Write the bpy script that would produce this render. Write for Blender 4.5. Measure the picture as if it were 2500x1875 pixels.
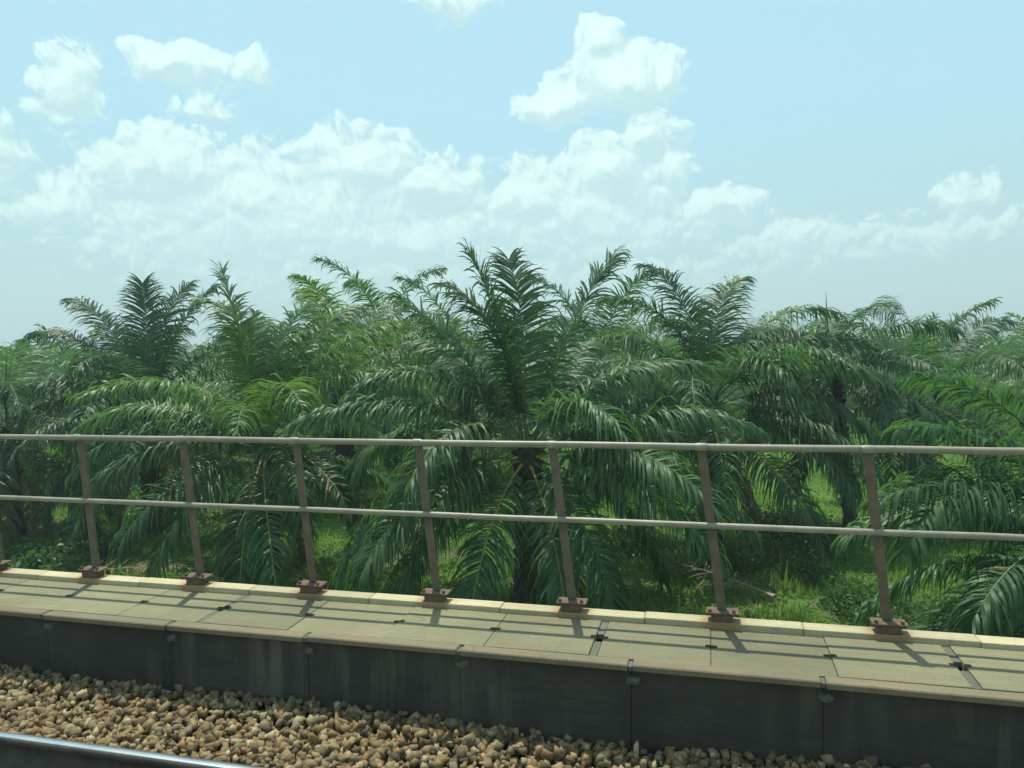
import bpy, bmesh, math, random
import numpy as np
from mathutils import Matrix, Vector, Euler

sc = bpy.context.scene
for o in list(bpy.data.objects):
    bpy.data.objects.remove(o, do_unlink=True)
COL = sc.collection
R = math.radians

# ------------------------------------------------------------------ camera
CAM_H = 7.0
cd = bpy.data.cameras.new('camera'); cam = bpy.data.objects.new('camera', cd); COL.objects.link(cam)
cd.sensor_fit = 'HORIZONTAL'; cd.sensor_width = 36.0; cd.lens = 36.0 * 1850 / 2500
cd.clip_start = 0.05; cd.clip_end = 20000
cam.matrix_world = Matrix.Translation((0, 0, CAM_H)) @ Matrix.Rotation(R(14.7), 4, 'Z') @ Matrix.Rotation(R(90 - 3.0), 4, 'X') @ Matrix.Rotation(R(-1.15), 4, 'Z')
sc.camera = cam

# ------------------------------------------------------------------ sun, view
SUN_DIR = Vector((-0.20, 0.33, 1.0)).normalized()
sl = bpy.data.lights.new('sun', 'SUN'); sun = bpy.data.objects.new('sun', sl); COL.objects.link(sun)
sl.energy = 5.0; sl.angle = R(0.55); sl.color = (0.98, 1.0, 0.82)
sun.rotation_euler = SUN_DIR.to_track_quat('Z', 'Y').to_euler()
sun.location = (0, 0, 60)
sc.view_settings.view_transform = 'Standard'
sc.view_settings.look = 'None'
sc.view_settings.exposure = 0.0
sc.view_settings.gamma = 1.0
try:
    sc.cycles.use_denoising = True
    sc.cycles.denoiser = 'OPENIMAGEDENOISE'
    sc.cycles.max_bounces = 5
    sc.cycles.transparent_max_bounces = 8
    sc.cycles.volume_bounces = 0
    sc.cycles.sample_clamp_indirect = 6.0
except Exception:
    pass

# ------------------------------------------------------------------ node helpers
class NT:
    def __init__(s, nt): s.t = nt
    def n(s, kind, ins=None, **kw):
        nd = s.t.nodes.new(kind)
        for k, v in kw.items(): setattr(nd, k, v)
        for k, v in (ins or {}).items():
            sock = nd.inputs[k]
            if isinstance(v, bpy.types.NodeSocket): s.t.links.new(v, sock)
            else: sock.default_value = v
        return nd
    def math(s, op, a, b=0.0, c=None, clamp=False):
        d = {0: a, 1: b}
        if c is not None: d[2] = c
        return s.n('ShaderNodeMath', d, operation=op, use_clamp=clamp).outputs[0]
    def mix(s, f, a, b):
        nd = s.n('ShaderNodeMix', {}, data_type='RGBA')
        for sock, v in ((nd.inputs[0], f), (nd.inputs[6], a), (nd.inputs[7], b)):
            if isinstance(v, bpy.types.NodeSocket): s.t.links.new(v, sock)
            else: sock.default_value = (v if not isinstance(v, tuple) or len(v) == 4 else (*v, 1.0))
        return nd.outputs[2]
    def ramp(s, f, lo, hi, a=0.0, b=1.0, smooth=True):
        nd = s.n('ShaderNodeMapRange', {0: f, 1: lo, 2: hi, 3: a, 4: b}, interpolation_type='SMOOTHSTEP' if smooth else 'LINEAR')
        return nd.outputs[0]
    def noise(s, vec, scale, detail=4, rough=0.55, dist=0.0):
        return s.n('ShaderNodeTexNoise', {'Vector': vec, 'Scale': scale, 'Detail': detail, 'Roughness': rough, 'Distortion': dist})
    def link(s, a, b): s.t.links.new(a, b)

# ------------------------------------------------------------------ world: sky with cumulus
world = bpy.data.worlds.new('World'); sc.world = world; world.use_nodes = True
wt = world.node_tree; wt.nodes.clear(); W = NT(wt)
tc = W.n('ShaderNodeTexCoord').outputs['Generated']
sky = W.n('ShaderNodeTexSky', sky_type='NISHITA', sun_disc=False, sun_elevation=math.asin(SUN_DIR.z),
          sun_rotation=math.atan2(SUN_DIR.x, SUN_DIR.y), altitude=50.0, air_density=1.0, dust_density=2.2, ozone_density=1.2)
sep = W.n('ShaderNodeSeparateXYZ', {0: tc})
az = W.math('MULTIPLY', W.math('ARCTAN2', sep.outputs[0], sep.outputs[1]), 180 / math.pi / 10)
el = W.math('MULTIPLY', W.math('ARCSINE', sep.outputs[2]), 180 / math.pi / 10)
uv = W.n('ShaderNodeCombineXYZ', {0: az, 1: el, 2: 0.0}).outputs[0]

# cumulus heaps: azimuth, elevation, half width, half height in degrees, weight
HEAPS = [(-39.0, 12.2, 7.4, 4.6, .95), (-33.0, 10.6, 9.5, 4.6, .88), (-45.4, 9.8, 4.6, 3.0, .8), (-25.4, 13.0, 6.4, 4.9, .95),
         (-20.2, 11.6, 6.8, 4.2, .9), (-37.0, 7.6, 14.0, 4.6, .66), (-22.0, 8.0, 14.0, 4.6, .78),
         (-12.4, 10.6, 6.6, 4.2, .95), (-7.4, 12.2, 5.0, 4.2, 1.0), (-4.2, 14.6, 3.9, 3.5, .92),
         (-2.4, 12.2, 3.0, 3.4, .8), (-8.0, 8.4, 8.0, 3.4, .75),
         (-6.4, 18.8, 6.0, 3.4, 1.1), (-10.9, 17.2, 4.6, 2.6, 1.0), (-7.4, 20.8, 3.0, 2.6, 1.0), (-3.2, 18.8, 3.6, 2.4, .9),
         (-37.8, 18.9, 5.4, 2.1, .9), (-36.0, 16.6, 5.0, 2.8, .58), (-32.4, 19.3, 3.4, 2.1, .6),
         (-44.4, 16.8, 3.8, 4.6, .72), (-49.4, 12.6, 5.0, 5.0, .82),
         (-18.4, 24.0, 5.2, 2.4, .8), (.8, 9.6, 4.8, 2.8, .82), (5.4, 7.2, 6.4, 3.2, .64),
         (16.0, 9.0, 4.0, 2.8, .6), (15.8, 6.8, 9.0, 3.0, .54), (-18.0, 4.8, 44.0, 4.0, .55),
         (-31.0, 9.0, 26.0, 8.4, .84), (-10.0, 9.4, 16.0, 7.0, .80), (6.0, 6.6, 17.0, 4.2, .56)]
grp = bpy.data.node_groups.new('cloud_density', 'ShaderNodeTree')
grp.interface.new_socket('Vector', in_out='INPUT', socket_type='NodeSocketVector')
grp.interface.new_socket('Density', in_out='OUTPUT', socket_type='NodeSocketFloat')
G = NT(grp)
gi = G.n('NodeGroupInput').outputs[0]; go = G.n('NodeGroupOutput')
acc = None
for (a, e, ra, re, amp) in HEAPS:
    mp = G.n('ShaderNodeMapping', {'Vector': gi, 'Scale': (10 / ra, 10 / re, 1), 'Location': (-a / ra, -e / re, 0)}, vector_type='POINT')
    gr = G.n('ShaderNodeTexGradient', {0: mp.outputs[0]}, gradient_type='SPHERICAL').outputs['Fac']
    gr = G.math('MULTIPLY', gr, amp)
    acc = gr if acc is None else G.math('SMOOTH_MAX', acc, gr, 0.22)
vo = G.n('ShaderNodeTexVoronoi', {'Vector': gi, 'Scale': 6.5, 'Detail': 2.6, 'Roughness': .52, 'Lacunarity': 2.3, 'Randomness': 1.0}, voronoi_dimensions='2D', feature='F1', normalize=True)
fb = G.noise(gi, 3.0, 5, .6); fb.noise_dimensions = '2D'
bumps = G.math('ADD', G.math('MULTIPLY', G.math('SUBTRACT', 0.36, vo.outputs['Distance']), 0.80), G.math('MULTIPLY', G.math('SUBTRACT', fb.outputs['Fac'], 0.5), 0.35))
acc = G.math('MULTIPLY', G.math('MAXIMUM', G.math('SUBTRACT', acc, .13), 0.0), 1.12)
G.link(G.math('ADD', acc, G.math('MULTIPLY', bumps, G.math('MULTIPLY', G.ramp(acc, 0.02, 0.24), G.ramp(acc, .25, .55, 1.0, .55)))), go.inputs[0])
def density(vec):
    nd = W.n('ShaderNodeGroup'); nd.node_tree = grp; W.link(vec, nd.inputs[0]); return nd.outputs[0]
def warp(src, scale, amt, detail, rough):
    nz = W.noise(src, scale, detail, rough); nz.noise_dimensions = '2D'
    off = W.n('ShaderNodeVectorMath', {0: nz.outputs['Color'], 1: (0.5, 0.5, 0.5)}, operation='SUBTRACT').outputs[0]
    off = W.n('ShaderNodeVectorMath', {0: off, 1: (amt, amt * .8, 0)}, operation='MULTIPLY').outputs[0]
    return W.n('ShaderNodeVectorMath', {0: src, 1: off}, operation='ADD').outputs[0]
wv = warp(uv, 2.4, 0.30, 2, .5)
wv = warp(wv, 11.0, 0.035, 2, .5)
d0 = density(wv)
d1 = density(W.n('ShaderNodeVectorMath', {0: wv, 1: (-0.025, 0.06, 0.0)}, operation='ADD').outputs[0])
# the same kind of cloud all round the rest of the sky
g3 = W.noise(W.n('ShaderNodeMapping', {'Vector': tc, 'Scale': (1, 1, 2.6)}).outputs[0], 2.6, 5, .58).outputs['Fac']
outside = W.math('MAXIMUM', W.ramp(az, 2.0, 4.0), W.math('MAXIMUM', W.ramp(az, -4.9, -6.5), W.ramp(el, 2.5, 3.6)))
gen = W.math('MULTIPLY', W.ramp(g3, .50, .68), W.math('MULTIPLY', outside, .9))
lit = W.ramp(W.math('SUBTRACT', d0, d1), -0.16, 0.24)
alpha = W.math('MULTIPLY', W.ramp(d0, 0.15, W.math('ADD', .15, W.math('SUBTRACT', .30, W.math('MULTIPLY', lit, .16)))), W.ramp(d0, .1, .75, .70, 1.0))
fade = W.ramp(el, 0.1, 1.2, 0.45, 1.0)      # low clouds sink into the haze
alpha = W.math('MULTIPLY', W.math('MAXIMUM', alpha, gen), fade)
SK = 0.10
ccol = W.mix(lit, (0.575 / SK, 0.835 / SK, 0.865 / SK), (0.86 / SK, 1.10 / SK, 1.05 / SK))
veil = W.mix(W.ramp(el, 0.2, 1.7), (0.535 / SK, 0.80 / SK, 0.79 / SK), (0.49 / SK, 0.84 / SK, 0.985 / SK))
base = W.mix(W.ramp(el, 2.0, 6.0, 0.88, 0.45), sky.outputs[0], veil)   # thin bright tropical veil
final = W.mix(alpha, base, ccol)
bg = W.n('ShaderNodeBackground', {'Color': final, 'Strength': SK})
wo = W.n('ShaderNodeOutputWorld'); W.link(bg.outputs[0], wo.inputs[0])
try:
    world.cycles.sampling_method = 'MANUAL'; world.cycles.sample_map_resolution = 256
except Exception:
    pass

# ------------------------------------------------------------------ materials
def material(name):
    m = bpy.data.materials.new(name); m.use_nodes = True
    t = m.node_tree; t.nodes.clear()
    N = NT(t); out = N.n('ShaderNodeOutputMaterial')
    return m, N, out
def bump(N, h, strength, dist):
    return N.n('ShaderNodeBump', {'Height': h, 'Strength': strength, 'Distance': dist}).outputs[0]
def ocoord(N): return N.n('ShaderNodeTexCoord').outputs['Object']
def wcoord(N): return N.n('ShaderNodeNewGeometry').outputs['Position']

def leaf_material(name, dark, light, trans, tw=0.3, rough=0.36):
    m, N, out = material(name)
    oi = N.n('ShaderNodeObjectInfo').outputs['Random']
    ri = N.n('ShaderNodeNewGeometry').outputs['Random Per Island']
    f = N.math('ADD', N.math('MULTIPLY', oi, .55), N.math('MULTIPLY', ri, .45))
    col = N.mix(f, dark, light)
    col = N.mix(N.ramp(ri, .955, .975, 0, .7), col, (.20, .17, .05))
    tcol = N.mix(f, tuple(c * .75 for c in trans), trans)
    p = N.n('ShaderNodeBsdfPrincipled', {'Base Color': col, 'Roughness': rough, 'Specular IOR Level': 0.42})
    tr = N.n('ShaderNodeBsdfTranslucent', {'Color': tcol})
    mx = N.n('ShaderNodeMixShader', {0: tw, 1: p.outputs[0], 2: tr.outputs[0]})
    N.link(mx.outputs[0], out.inputs[0])
    return m
LEAF = leaf_material('leaf_dark_green', (.025, .074, .026), (.064, .152, .048), (.13, .31, .06), .33, .5)
LEAF_B = leaf_material('leaf_bright_green', (.044, .115, .030), (.095, .200, .050), (.20, .38, .06), .36, .46)
LEAF_O = leaf_material('leaf_blue_green', (.026, .072, .034), (.060, .138, .058), (.10, .25, .06), .30, .5)
LEAF_D = leaf_material('leaf_dry', (.10, .075, .045), (.21, .16, .095), (.18, .13, .06), .15, .7)
SHRUB = leaf_material('shrub_leaf', (.035, .095, .022), (.075, .175, .040), (.15, .30, .05), .3, .5)
GRASS = leaf_material('grass_blade', (.08, .175, .028), (.17, .31, .055), (.28, .48, .07), .40, .6)

def plain(name, a, b, scale=6, rough=.7, bumpy=.3, detail=6, metal=0.0):
    m, N, out = material(name)
    c = ocoord(N)
    n1 = N.noise(c, scale, detail, .62).outputs['Fac']
    f = N.ramp(n1, .3, .7)
    p = N.n('ShaderNodeBsdfPrincipled', {'Base Color': N.mix(f, a, b), 'Roughness': rough, 'Metallic': metal})
    if bumpy: N.link(bump(N, N.noise(c, scale * 6, 5, .6).outputs['Fac'], bumpy, .01), p.inputs['Normal'])
    N.link(p.outputs[0], out.inputs[0]); return m
RACHIS = plain('frond_stalk_green', (.055, .10, .028), (.10, .15, .04), 3, .5, 0)
RACHIS_O = plain('frond_stalk_orange', (.30, .17, .030), (.38, .27, .06), 3, .5, 0)
RACHIS_D = plain('frond_stalk_dry', (.24, .19, .12), (.36, .30, .20), 3, .8, 0)
BARK = plain('palm_trunk', (.022, .019, .014), (.070, .060, .045), 4, .9, .8)
WOODSTEM = plain('shrub_stem', (.10, .085, .05), (.20, .17, .11), 5, .85, .3)

def concrete(name, a, b, c3, streak=0.0, rough=.85, rust=False):
    m, N, out = material(name)
    oc = ocoord(N); wc = wcoord(N)
    rnd = N.n('ShaderNodeObjectInfo').outputs['Random']
    f1 = N.ramp(N.noise(wc, 2.2, 6, .6).outputs['Fac'], .32, .68)
    st = N.n('ShaderNodeMapping', {'Vector': wc, 'Scale': (3.0, 34.0, 34.0)}).outputs[0]
    f2 = N.ramp(N.noise(st, 1.0, 6, .65).outputs['Fac'], .35, .7)
    f3 = N.ramp(N.noise(wc, 60, 5, .7).outputs['Fac'], .35, .7)
    col = N.mix(f1, a, b)
    col = N.mix(N.math('MULTIPLY', f2, .55), col, c3)
    col = N.mix(N.math('MULTIPLY', f3, .32), col, tuple(x * .5 for x in a))
    f5 = N.ramp(N.noise(wc, 7.5, 5, .65, .8).outputs['Fac'], .56, .74)
    col = N.mix(N.math('MULTIPLY', f5, .38), col, tuple(x * .55 for x in c3))
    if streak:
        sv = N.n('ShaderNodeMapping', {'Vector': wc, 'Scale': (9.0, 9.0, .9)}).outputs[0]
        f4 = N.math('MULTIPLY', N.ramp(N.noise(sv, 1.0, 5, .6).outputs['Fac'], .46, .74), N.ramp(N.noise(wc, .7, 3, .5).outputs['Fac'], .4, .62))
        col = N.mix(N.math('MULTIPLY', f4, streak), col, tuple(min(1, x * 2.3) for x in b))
    if rust:   # run-off from the steel base in the middle of each block
        sx = N.n('ShaderNodeSeparateXYZ', {0: oc}).outputs[0]
        wob = N.math('MULTIPLY', N.math('SUBTRACT', N.noise(wc, 9, 4, .6).outputs['Fac'], .5), .12)
        fr = N.ramp(N.math('ABSOLUTE', N.math('ADD', sx, wob)), .055, .17, .75, 0)
        col = N.mix(fr, col, (.30, .145, .055))
        lim = N.math('ABSOLUTE', sx)
        col = N.mix(N.ramp(lim, .438, .452, 0, .25), col, (.08, .075, .06))
    gain = N.math('ADD', .86, N.math('MULTIPLY', rnd, .28))
    col = N.n('ShaderNodeVectorMath', {0: col, 1: N.n('ShaderNodeCombineXYZ', {0: gain, 1: gain, 2: gain}).outputs[0]}, operation='MULTIPLY').outputs[0]
    p = N.n('ShaderNodeBsdfPrincipled', {'Base Color': col, 'Roughness': rough})
    h = N.math('ADD', N.noise(wc, 45, 6, .65).outputs['Fac'], N.math('MULTIPLY', N.noise(wc, 180, 3, .6).outputs['Fac'], .5))
    N.link(bump(N, h, .35, .006), p.inputs['Normal'])
    N.link(p.outputs[0], out.inputs[0]); return m
SLAB = concrete('cover_slab_concrete', (.185, .162, .092), (.232, .202, .116), (.150, .136, .082))
KERB = concrete('kerb_concrete', (.44, .365, .225), (.52, .44, .28), (.36, .30, .185), rust=True)
COPING = concrete('coping_concrete', (.175, .135, .082), (.215, .168, .102), (.14, .112, .072))
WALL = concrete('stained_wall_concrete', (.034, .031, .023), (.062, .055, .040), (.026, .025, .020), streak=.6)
MORTAR = concrete('pale_mortar', (.105, .102, .082), (.15, .145, .115), (.085, .083, .068))
JOINT = concrete('joint_filler', (.115, .108, .078), (.145, .136, .098), (.10, .095, .07))
DECK = concrete('deck_concrete', (.17, .165, .14), (.22, .21, .18), (.14, .14, .12))
PIPE = plain('painted_pipe', (.235, .20, .15), (.32, .28, .215), 5, .45, .05)
POST = plain('weathered_post_paint', (.105, .076, .046), (.175, .13, .082), 8, .6, .15)
RUST = plain('rusty_plate', (.085, .050, .034), (.15, .09, .058), 14, .8, .4)
RAILBODY = plain('rail_side_rust', (.030, .026, .022), (.075, .058, .045), 9, .75, .3)
RAILTOP = plain('rail_worn_top', (.50, .52, .54), (.62, .64, .66), 5, .32, 0, metal=1.0)

def stone_mat():
    m, N, out = material('ballast_stone')
    ri = N.n('ShaderNodeNewGeometry').outputs['Random Per Island']
    cr = N.n('ShaderNodeValToRGB', {0: ri}); e = cr.color_ramp.elements
    cols = [(.0, (.060, .042, .025)), (.15, (.25, .155, .066)), (.28, (.095, .072, .044)), (.42, (.36, .245, .112)), (.55, (.19, .155, .100)), (.66, (.29, .165, .066)), (.78, (.15, .108, .058)), (.9, (.45, .355, .20)), (1, (.22, .15, .072))]
    e[0].position = 0; e[0].color = (*cols[0][1], 1); e[1].position = 1; e[1].color = (*cols[-1][1], 1)
    for p_, c_ in cols[1:-1]:
        q = e.new(p_); q.color = (*c_, 1)
    cr.color_ramp.interpolation = 'LINEAR'
    n1 = N.noise(wcoord(N), 40, 5, .65).outputs['Fac']
    col = N.mix(N.ramp(n1, .40, .72, 0, .5), cr.outputs[0], (.075, .050, .028))
    p = N.n('ShaderNodeBsdfPrincipled', {'Base Color': col, 'Roughness': .85})
    N.link(bump(N, N.noise(wcoord(N), 130, 4, .6).outputs['Fac'], .5, .004), p.inputs['Normal'])
    N.link(p.outputs[0], out.inputs[0]); return m
STONE = stone_mat()

def ground_mat():
    m, N, out = material('plantation_floor')
    w = wcoord(N)
    f1 = N.ramp(N.noise(w, .16, 6, .6).outputs['Fac'], .36, .66)
    f2 = N.ramp(N.noise(w, 1.6, 7, .65).outputs['Fac'], .35, .68)
    f3 = N.ramp(N.noise(w, .45, 6, .6, .6).outputs['Fac'], .54, .70)
    col = N.mix(f1, (.080, .185, .036), (.15, .30, .055))
    col = N.mix(N.math('MULTIPLY', f2, .5), col, (.045, .105, .024))
    col = N.mix(N.math('MULTIPLY', f3, .6), col, (.105, .088, .045))
    p = N.n('ShaderNodeBsdfPrincipled', {'Base Color': col, 'Roughness': .95, 'Specular IOR Level': .15})
    h = N.math('ADD', N.noise(w, 4, 7, .7).outputs['Fac'], N.math('MULTIPLY', N.noise(w, 17, 4, .6).outputs['Fac'], .4))
    N.link(bump(N, h, .9, .25), p.inputs['Normal'])
    N.link(p.outputs[0], out.inputs[0]); return m
GROUND = ground_mat()
def hill_mat():
    m, N, out = material('forested_hill')
    f = N.ramp(N.noise(wcoord(N), .02, 7, .7).outputs['Fac'], .35, .65)
    p = N.n('ShaderNodeBsdfPrincipled', {'Base Color': N.mix(f, (.025, .06, .03), (.05, .10, .045)), 'Roughness': 1.0, 'Specular IOR Level': 0.0})
    N.link(p.outputs[0], out.inputs[0]); return m
HILL = hill_mat()

# ------------------------------------------------------------------ mesh helpers
def np_mesh(name, V, faces, mats, mat_idx=None, smooth=False):
    """V (n,3); faces: list of int arrays (m,k)"""
    me = bpy.data.meshes.new(name)
    V = np.asarray(V, dtype=np.float32)
    faces = [np.asarray(f, dtype=np.int32) for f in faces if len(f)]
    loops = np.concatenate([f.ravel() for f in faces])
    tot = np.concatenate([np.full(len(f), f.shape[1], dtype=np.int32) for f in faces])
    start = np.concatenate([[0], np.cumsum(tot)[:-1]]).astype(np.int32)
    me.vertices.add(len(V)); me.vertices.foreach_set('co', V.ravel())
    me.loops.add(len(loops)); me.loops.foreach_set('vertex_index', loops)
    me.polygons.add(len(tot)); me.polygons.foreach_set('loop_start', start)
    me.polygons.foreach_set('loop_total', tot)
    for mt in (mats if isinstance(mats, (list, tuple)) else [mats]): me.materials.append(mt)
    if mat_idx is not None: me.polygons.foreach_set('material_index', np.asarray(mat_idx, dtype=np.int32))
    if smooth: me.polygons.foreach_set('use_smooth', np.ones(len(tot), dtype=bool))
    me.update(calc_edges=True)
    return me
def obj(name, me, parent=None, loc=(0, 0, 0), rot=(0, 0, 0), scale=None):
    o = bpy.data.objects.new(name, me); COL.objects.link(o)
    o.location = loc; o.rotation_euler = rot
    if scale is not None: o.scale = scale if isinstance(scale, (tuple, list)) else (scale,) * 3
    if parent is not None: o.parent = parent
    return o
def tag(o, label=None, cat=None, group=None, kind=None):
    if label: o['label'] = label
    if cat: o['category'] = cat
    if group: o['group'] = group
    if kind: o['kind'] = kind
    return o
def box_mesh(name, sx, sy, sz, mat, bevel=0.004, org=(0, 0, 0)):
    bm = bmesh.new(); bmesh.ops.create_cube(bm, size=1)
    bmesh.ops.scale(bm, vec=(sx, sy, sz), verts=bm.verts); bmesh.ops.translate(bm, vec=org, verts=bm.verts)
    if bevel: bmesh.ops.bevel(bm, geom=bm.edges[:], offset=bevel, segments=1, affect='EDGES')
    me = bpy.data.meshes.new(name); bm.to_mesh(me); bm.free(); me.materials.append(mat); return me
def tube_geo(P, rad, k=6, flat=1.0):
    P = np.asarray(P, float); n = len(P)
    T = np.gradient(P, axis=0); T /= np.linalg.norm(T, axis=1)[:, None] + 1e-9
    ref = np.array([0, 0, 1.0]) if abs(T[0][2]) < .9 else np.array([0, 1.0, 0])
    B = np.cross(ref, T); B /= np.linalg.norm(B, axis=1)[:, None] + 1e-9
    Nn = np.cross(T, B)
    a = np.arange(k) * 2 * math.pi / k
    rad = np.broadcast_to(np.asarray(rad, float), (n,))
    V = P[:, None] + rad[:, None, None] * (np.cos(a)[None, :, None] * B[:, None] + flat * np.sin(a)[None, :, None] * Nn[:, None])
    i = np.arange(n - 1)[:, None] * k; j = np.arange(k)[None]; j2 = (j + 1) % k
    F = np.stack([i + j, i + j2, i + k + j2, i + k + j], -1).reshape(-1, 4)
    return V.reshape(-1, 3), F

# ------------------------------------------------------------------ terrain
_rg = np.random.default_rng(5)
_wv = [(_rg.uniform(.03, .5), _rg.uniform(0, 6.28), _rg.uniform(0, 6.28)) for _ in range(14)]
def gz(x, y):
    x = np.asarray(x, float); y = np.asarray(y, float)
    z = np.zeros(np.broadcast(x, y).shape)
    for f, a, p in _wv:
        z = z + np.sin((x * np.cos(a) + y * np.sin(a)) * f + p) * .05 / (f + .25)
    near = np.clip((y - 12) / 6, 0, 1)
    z = z * near * np.clip((90 - y) / 60, .3, 1)
    emb = np.clip((12.6 - y) / 7.6, 0, 1) * 4.3           # railway embankment
    far = -5.4 * np.clip((y - 50) / 85, 0, 1) ** 1.2      # the plantation falls gently away
    return z * .55 + emb + far
def graded(a, b, fine0, fine1, step, grow=1.25):
    c = list(np.arange(fine0, fine1, step)); s = step; v = fine0
    lo = []
    while v > a: s *= grow; v -= s; lo.append(max(v, a))
    s = step; v = c[-1]; hi = []
    while v < b: s *= grow; v += s; hi.append(min(v, b))
    return np.array(lo[::-1] + c + hi)
gx = graded(-7000, 7000, -48, 34, .8); gy = graded(-7000, 7000, 2, 72, .8)
X, Y = np.meshgrid(gx, gy); Z = gz(X, Y)
nx, ny = len(gx), len(gy)
idx = np.arange(nx * ny).reshape(ny, nx)
F = np.stack([idx[:-1, :-1], idx[:-1, 1:], idx[1:, 1:], idx[1:, :-1]], -1).reshape(-1, 4)
ground = obj('ground', np_mesh('ground', np.stack([X, Y, Z], -1).reshape(-1, 3), [F], GROUND, smooth=True)); tag(ground, kind='structure')

# far hills (a ring of low ridges, kilometres away)
def hills():
    na, nr = 420, 9
    az_ = np.linspace(-math.pi, math.pi, na); rr = np.linspace(1150, 2100, nr)
    A, RR = np.meshgrid(az_, rr)
    crest = np.sin((RR - 1150) / 950 * math.pi) ** .8
    h = 34 + 20 * np.sin(A * 3 + 1.0) + 16 * np.sin(A * 9 + 2.2) + 9 * np.sin(A * 23 + .7) + 5 * np.sin(A * 51 + 2) + 2.5 * np.sin(A * 137)
    h = np.clip(h, 6, None) * (1 + .15 * np.sin(A * 31 + RR * .004))
    Zh = h * crest * .80 - 7
    V = np.stack([np.sin(A) * RR, np.cos(A) * RR, Zh], -1).reshape(-1, 3)
    i = np.arange(na * nr).reshape(nr, na)
    F = np.stack([i[:-1, :-1], i[:-1, 1:], i[1:, 1:], i[1:, :-1]], -1).reshape(-1, 4)
    return np_mesh('hills', V, [F], HILL, smooth=True)
tag(obj('hills', hills()), kind='structure')

# ------------------------------------------------------------------ railway: deck, ballast, rail
X0, X1 = -13.0, 6.0
deck = obj('trackbed', box_mesh('trackbed', 60, 6.9, .9, DECK, .01, (0, 1.27, 4.24))); tag(deck, kind='structure')   # top z 4.69, y to 4.72

RY, RZ = 3.135, 4.965
def ballast():
    rg = np.random.default_rng(11)
    temps = []
    for t in range(26):
        bm = bmesh.new()
        dim = np.array([rg.uniform(.8, 1.25), rg.uniform(.6, .9), rg.uniform(.4, .75)])
        for sx_ in (-1, 1):
            for sy_ in (-1, 1):
                for sz_ in (-1, 1):
                    bm.verts.new(np.array([sx_, sy_, sz_]) * dim * rg.uniform(.35, 1.0, 3))
        for q in range(2): bm.verts.new(rg.normal(size=3) * .55 * dim)
        r = bmesh.ops.convex_hull(bm, input=bm.verts[:])
        junk = [g for g in r['geom_interior'] if isinstance(g, bmesh.types.BMVert)]
        if junk: bmesh.ops.delete(bm, geom=junk, context='VERTS')
        bmesh.ops.triangulate(bm, faces=bm.faces[:]); bm.verts.index_update()
        temps.append((np.array([v.co[:] for v in bm.verts]), np.array([[v.index for v in f.verts] for f in bm.faces])))
        bm.free()
    Vs, Fs, off = [], [], 0
    n = 42000
    xs = rg.uniform(X0, X1, n); ys = rg.uniform(2.45, 3.97, n)
    layer = rg.uniform(0, 1, n)
    for x, y, l in zip(xs, ys, layer):
        v, f = temps[rg.integers(26)]
        s = rg.uniform(.019, .039) * (1.2 if rg.random() < .15 else 1)
        if abs(y - RY) < .075: continue
        q = Euler(rg.uniform(0, 6.28, 3)).to_matrix(); q = np.array(q)
        top = 4.872 + .02 * math.sin(x * 1.9 + y * 3) + .018 * math.sin(x * .8 - 1) + (.03 if y > 3.75 else 0) - (.11 if y < RY else 0)
        z = top - (1 - l) * .055 - .012
        Vs.append((v * s) @ q.T + (x, y, z)); Fs.append(f + off); off += len(v)
    return np_mesh('ballast', np.concatenate(Vs), [np.concatenate(Fs)], STONE)
tag(obj('ballast', ballast()), 'brown and tan crushed stone ballast between the rail and the dark low wall', 'ballast', kind='stuff')
tag(obj('ballast_bed', box_mesh('ballast_bed', 26, 1.75, .115, plain('ballast_dust', (.06, .045, .028), (.11, .085, .05), 20, .95, .8), 0, (-3.5, 3.12, 4.745))), kind='structure')

# rail: head, web and foot in profile, swept along the track
def sweep(name, prof, x0, x1, mat):
    n = len(prof)
    V = [(x0, y, z) for y, z in prof] + [(x1, y, z) for y, z in prof]
    F4 = [[i, (i + 1) % n, n + (i + 1) % n, n + i] for i in range(n)]
    return np_mesh(name, np.array(V), [np.array(F4)], mat)
rail = obj('rail', None); rail.location = (0, RY, RZ)
tag(rail, 'steel railway rail with shiny worn top running along the ballast', 'rail')
HEADP = [(.026, -.0014), (-.026, -.0014), (-.037, -.008), (-.037, -.036), (-.012, -.046), (-.0085, -.075), (-.0085, -.125), (-.075, -.145), (-.075, -.157), (.075, -.157), (.075, -.145), (.0085, -.125), (.0085, -.075), (.012, -.046), (.037, -.036), (.037, -.008)]
obj('rail_body', sweep('rail_body', HEADP, -40, 30, RAILBODY), rail)
TOPP = [(-.024, -.001), (-.021, .0006), (.021, .0006), (.024, -.001), (.022, -.005), (-.022, -.005)]
obj('running_surface', sweep('running_surface', TOPP, -40, 30, RAILTOP), rail)

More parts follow.
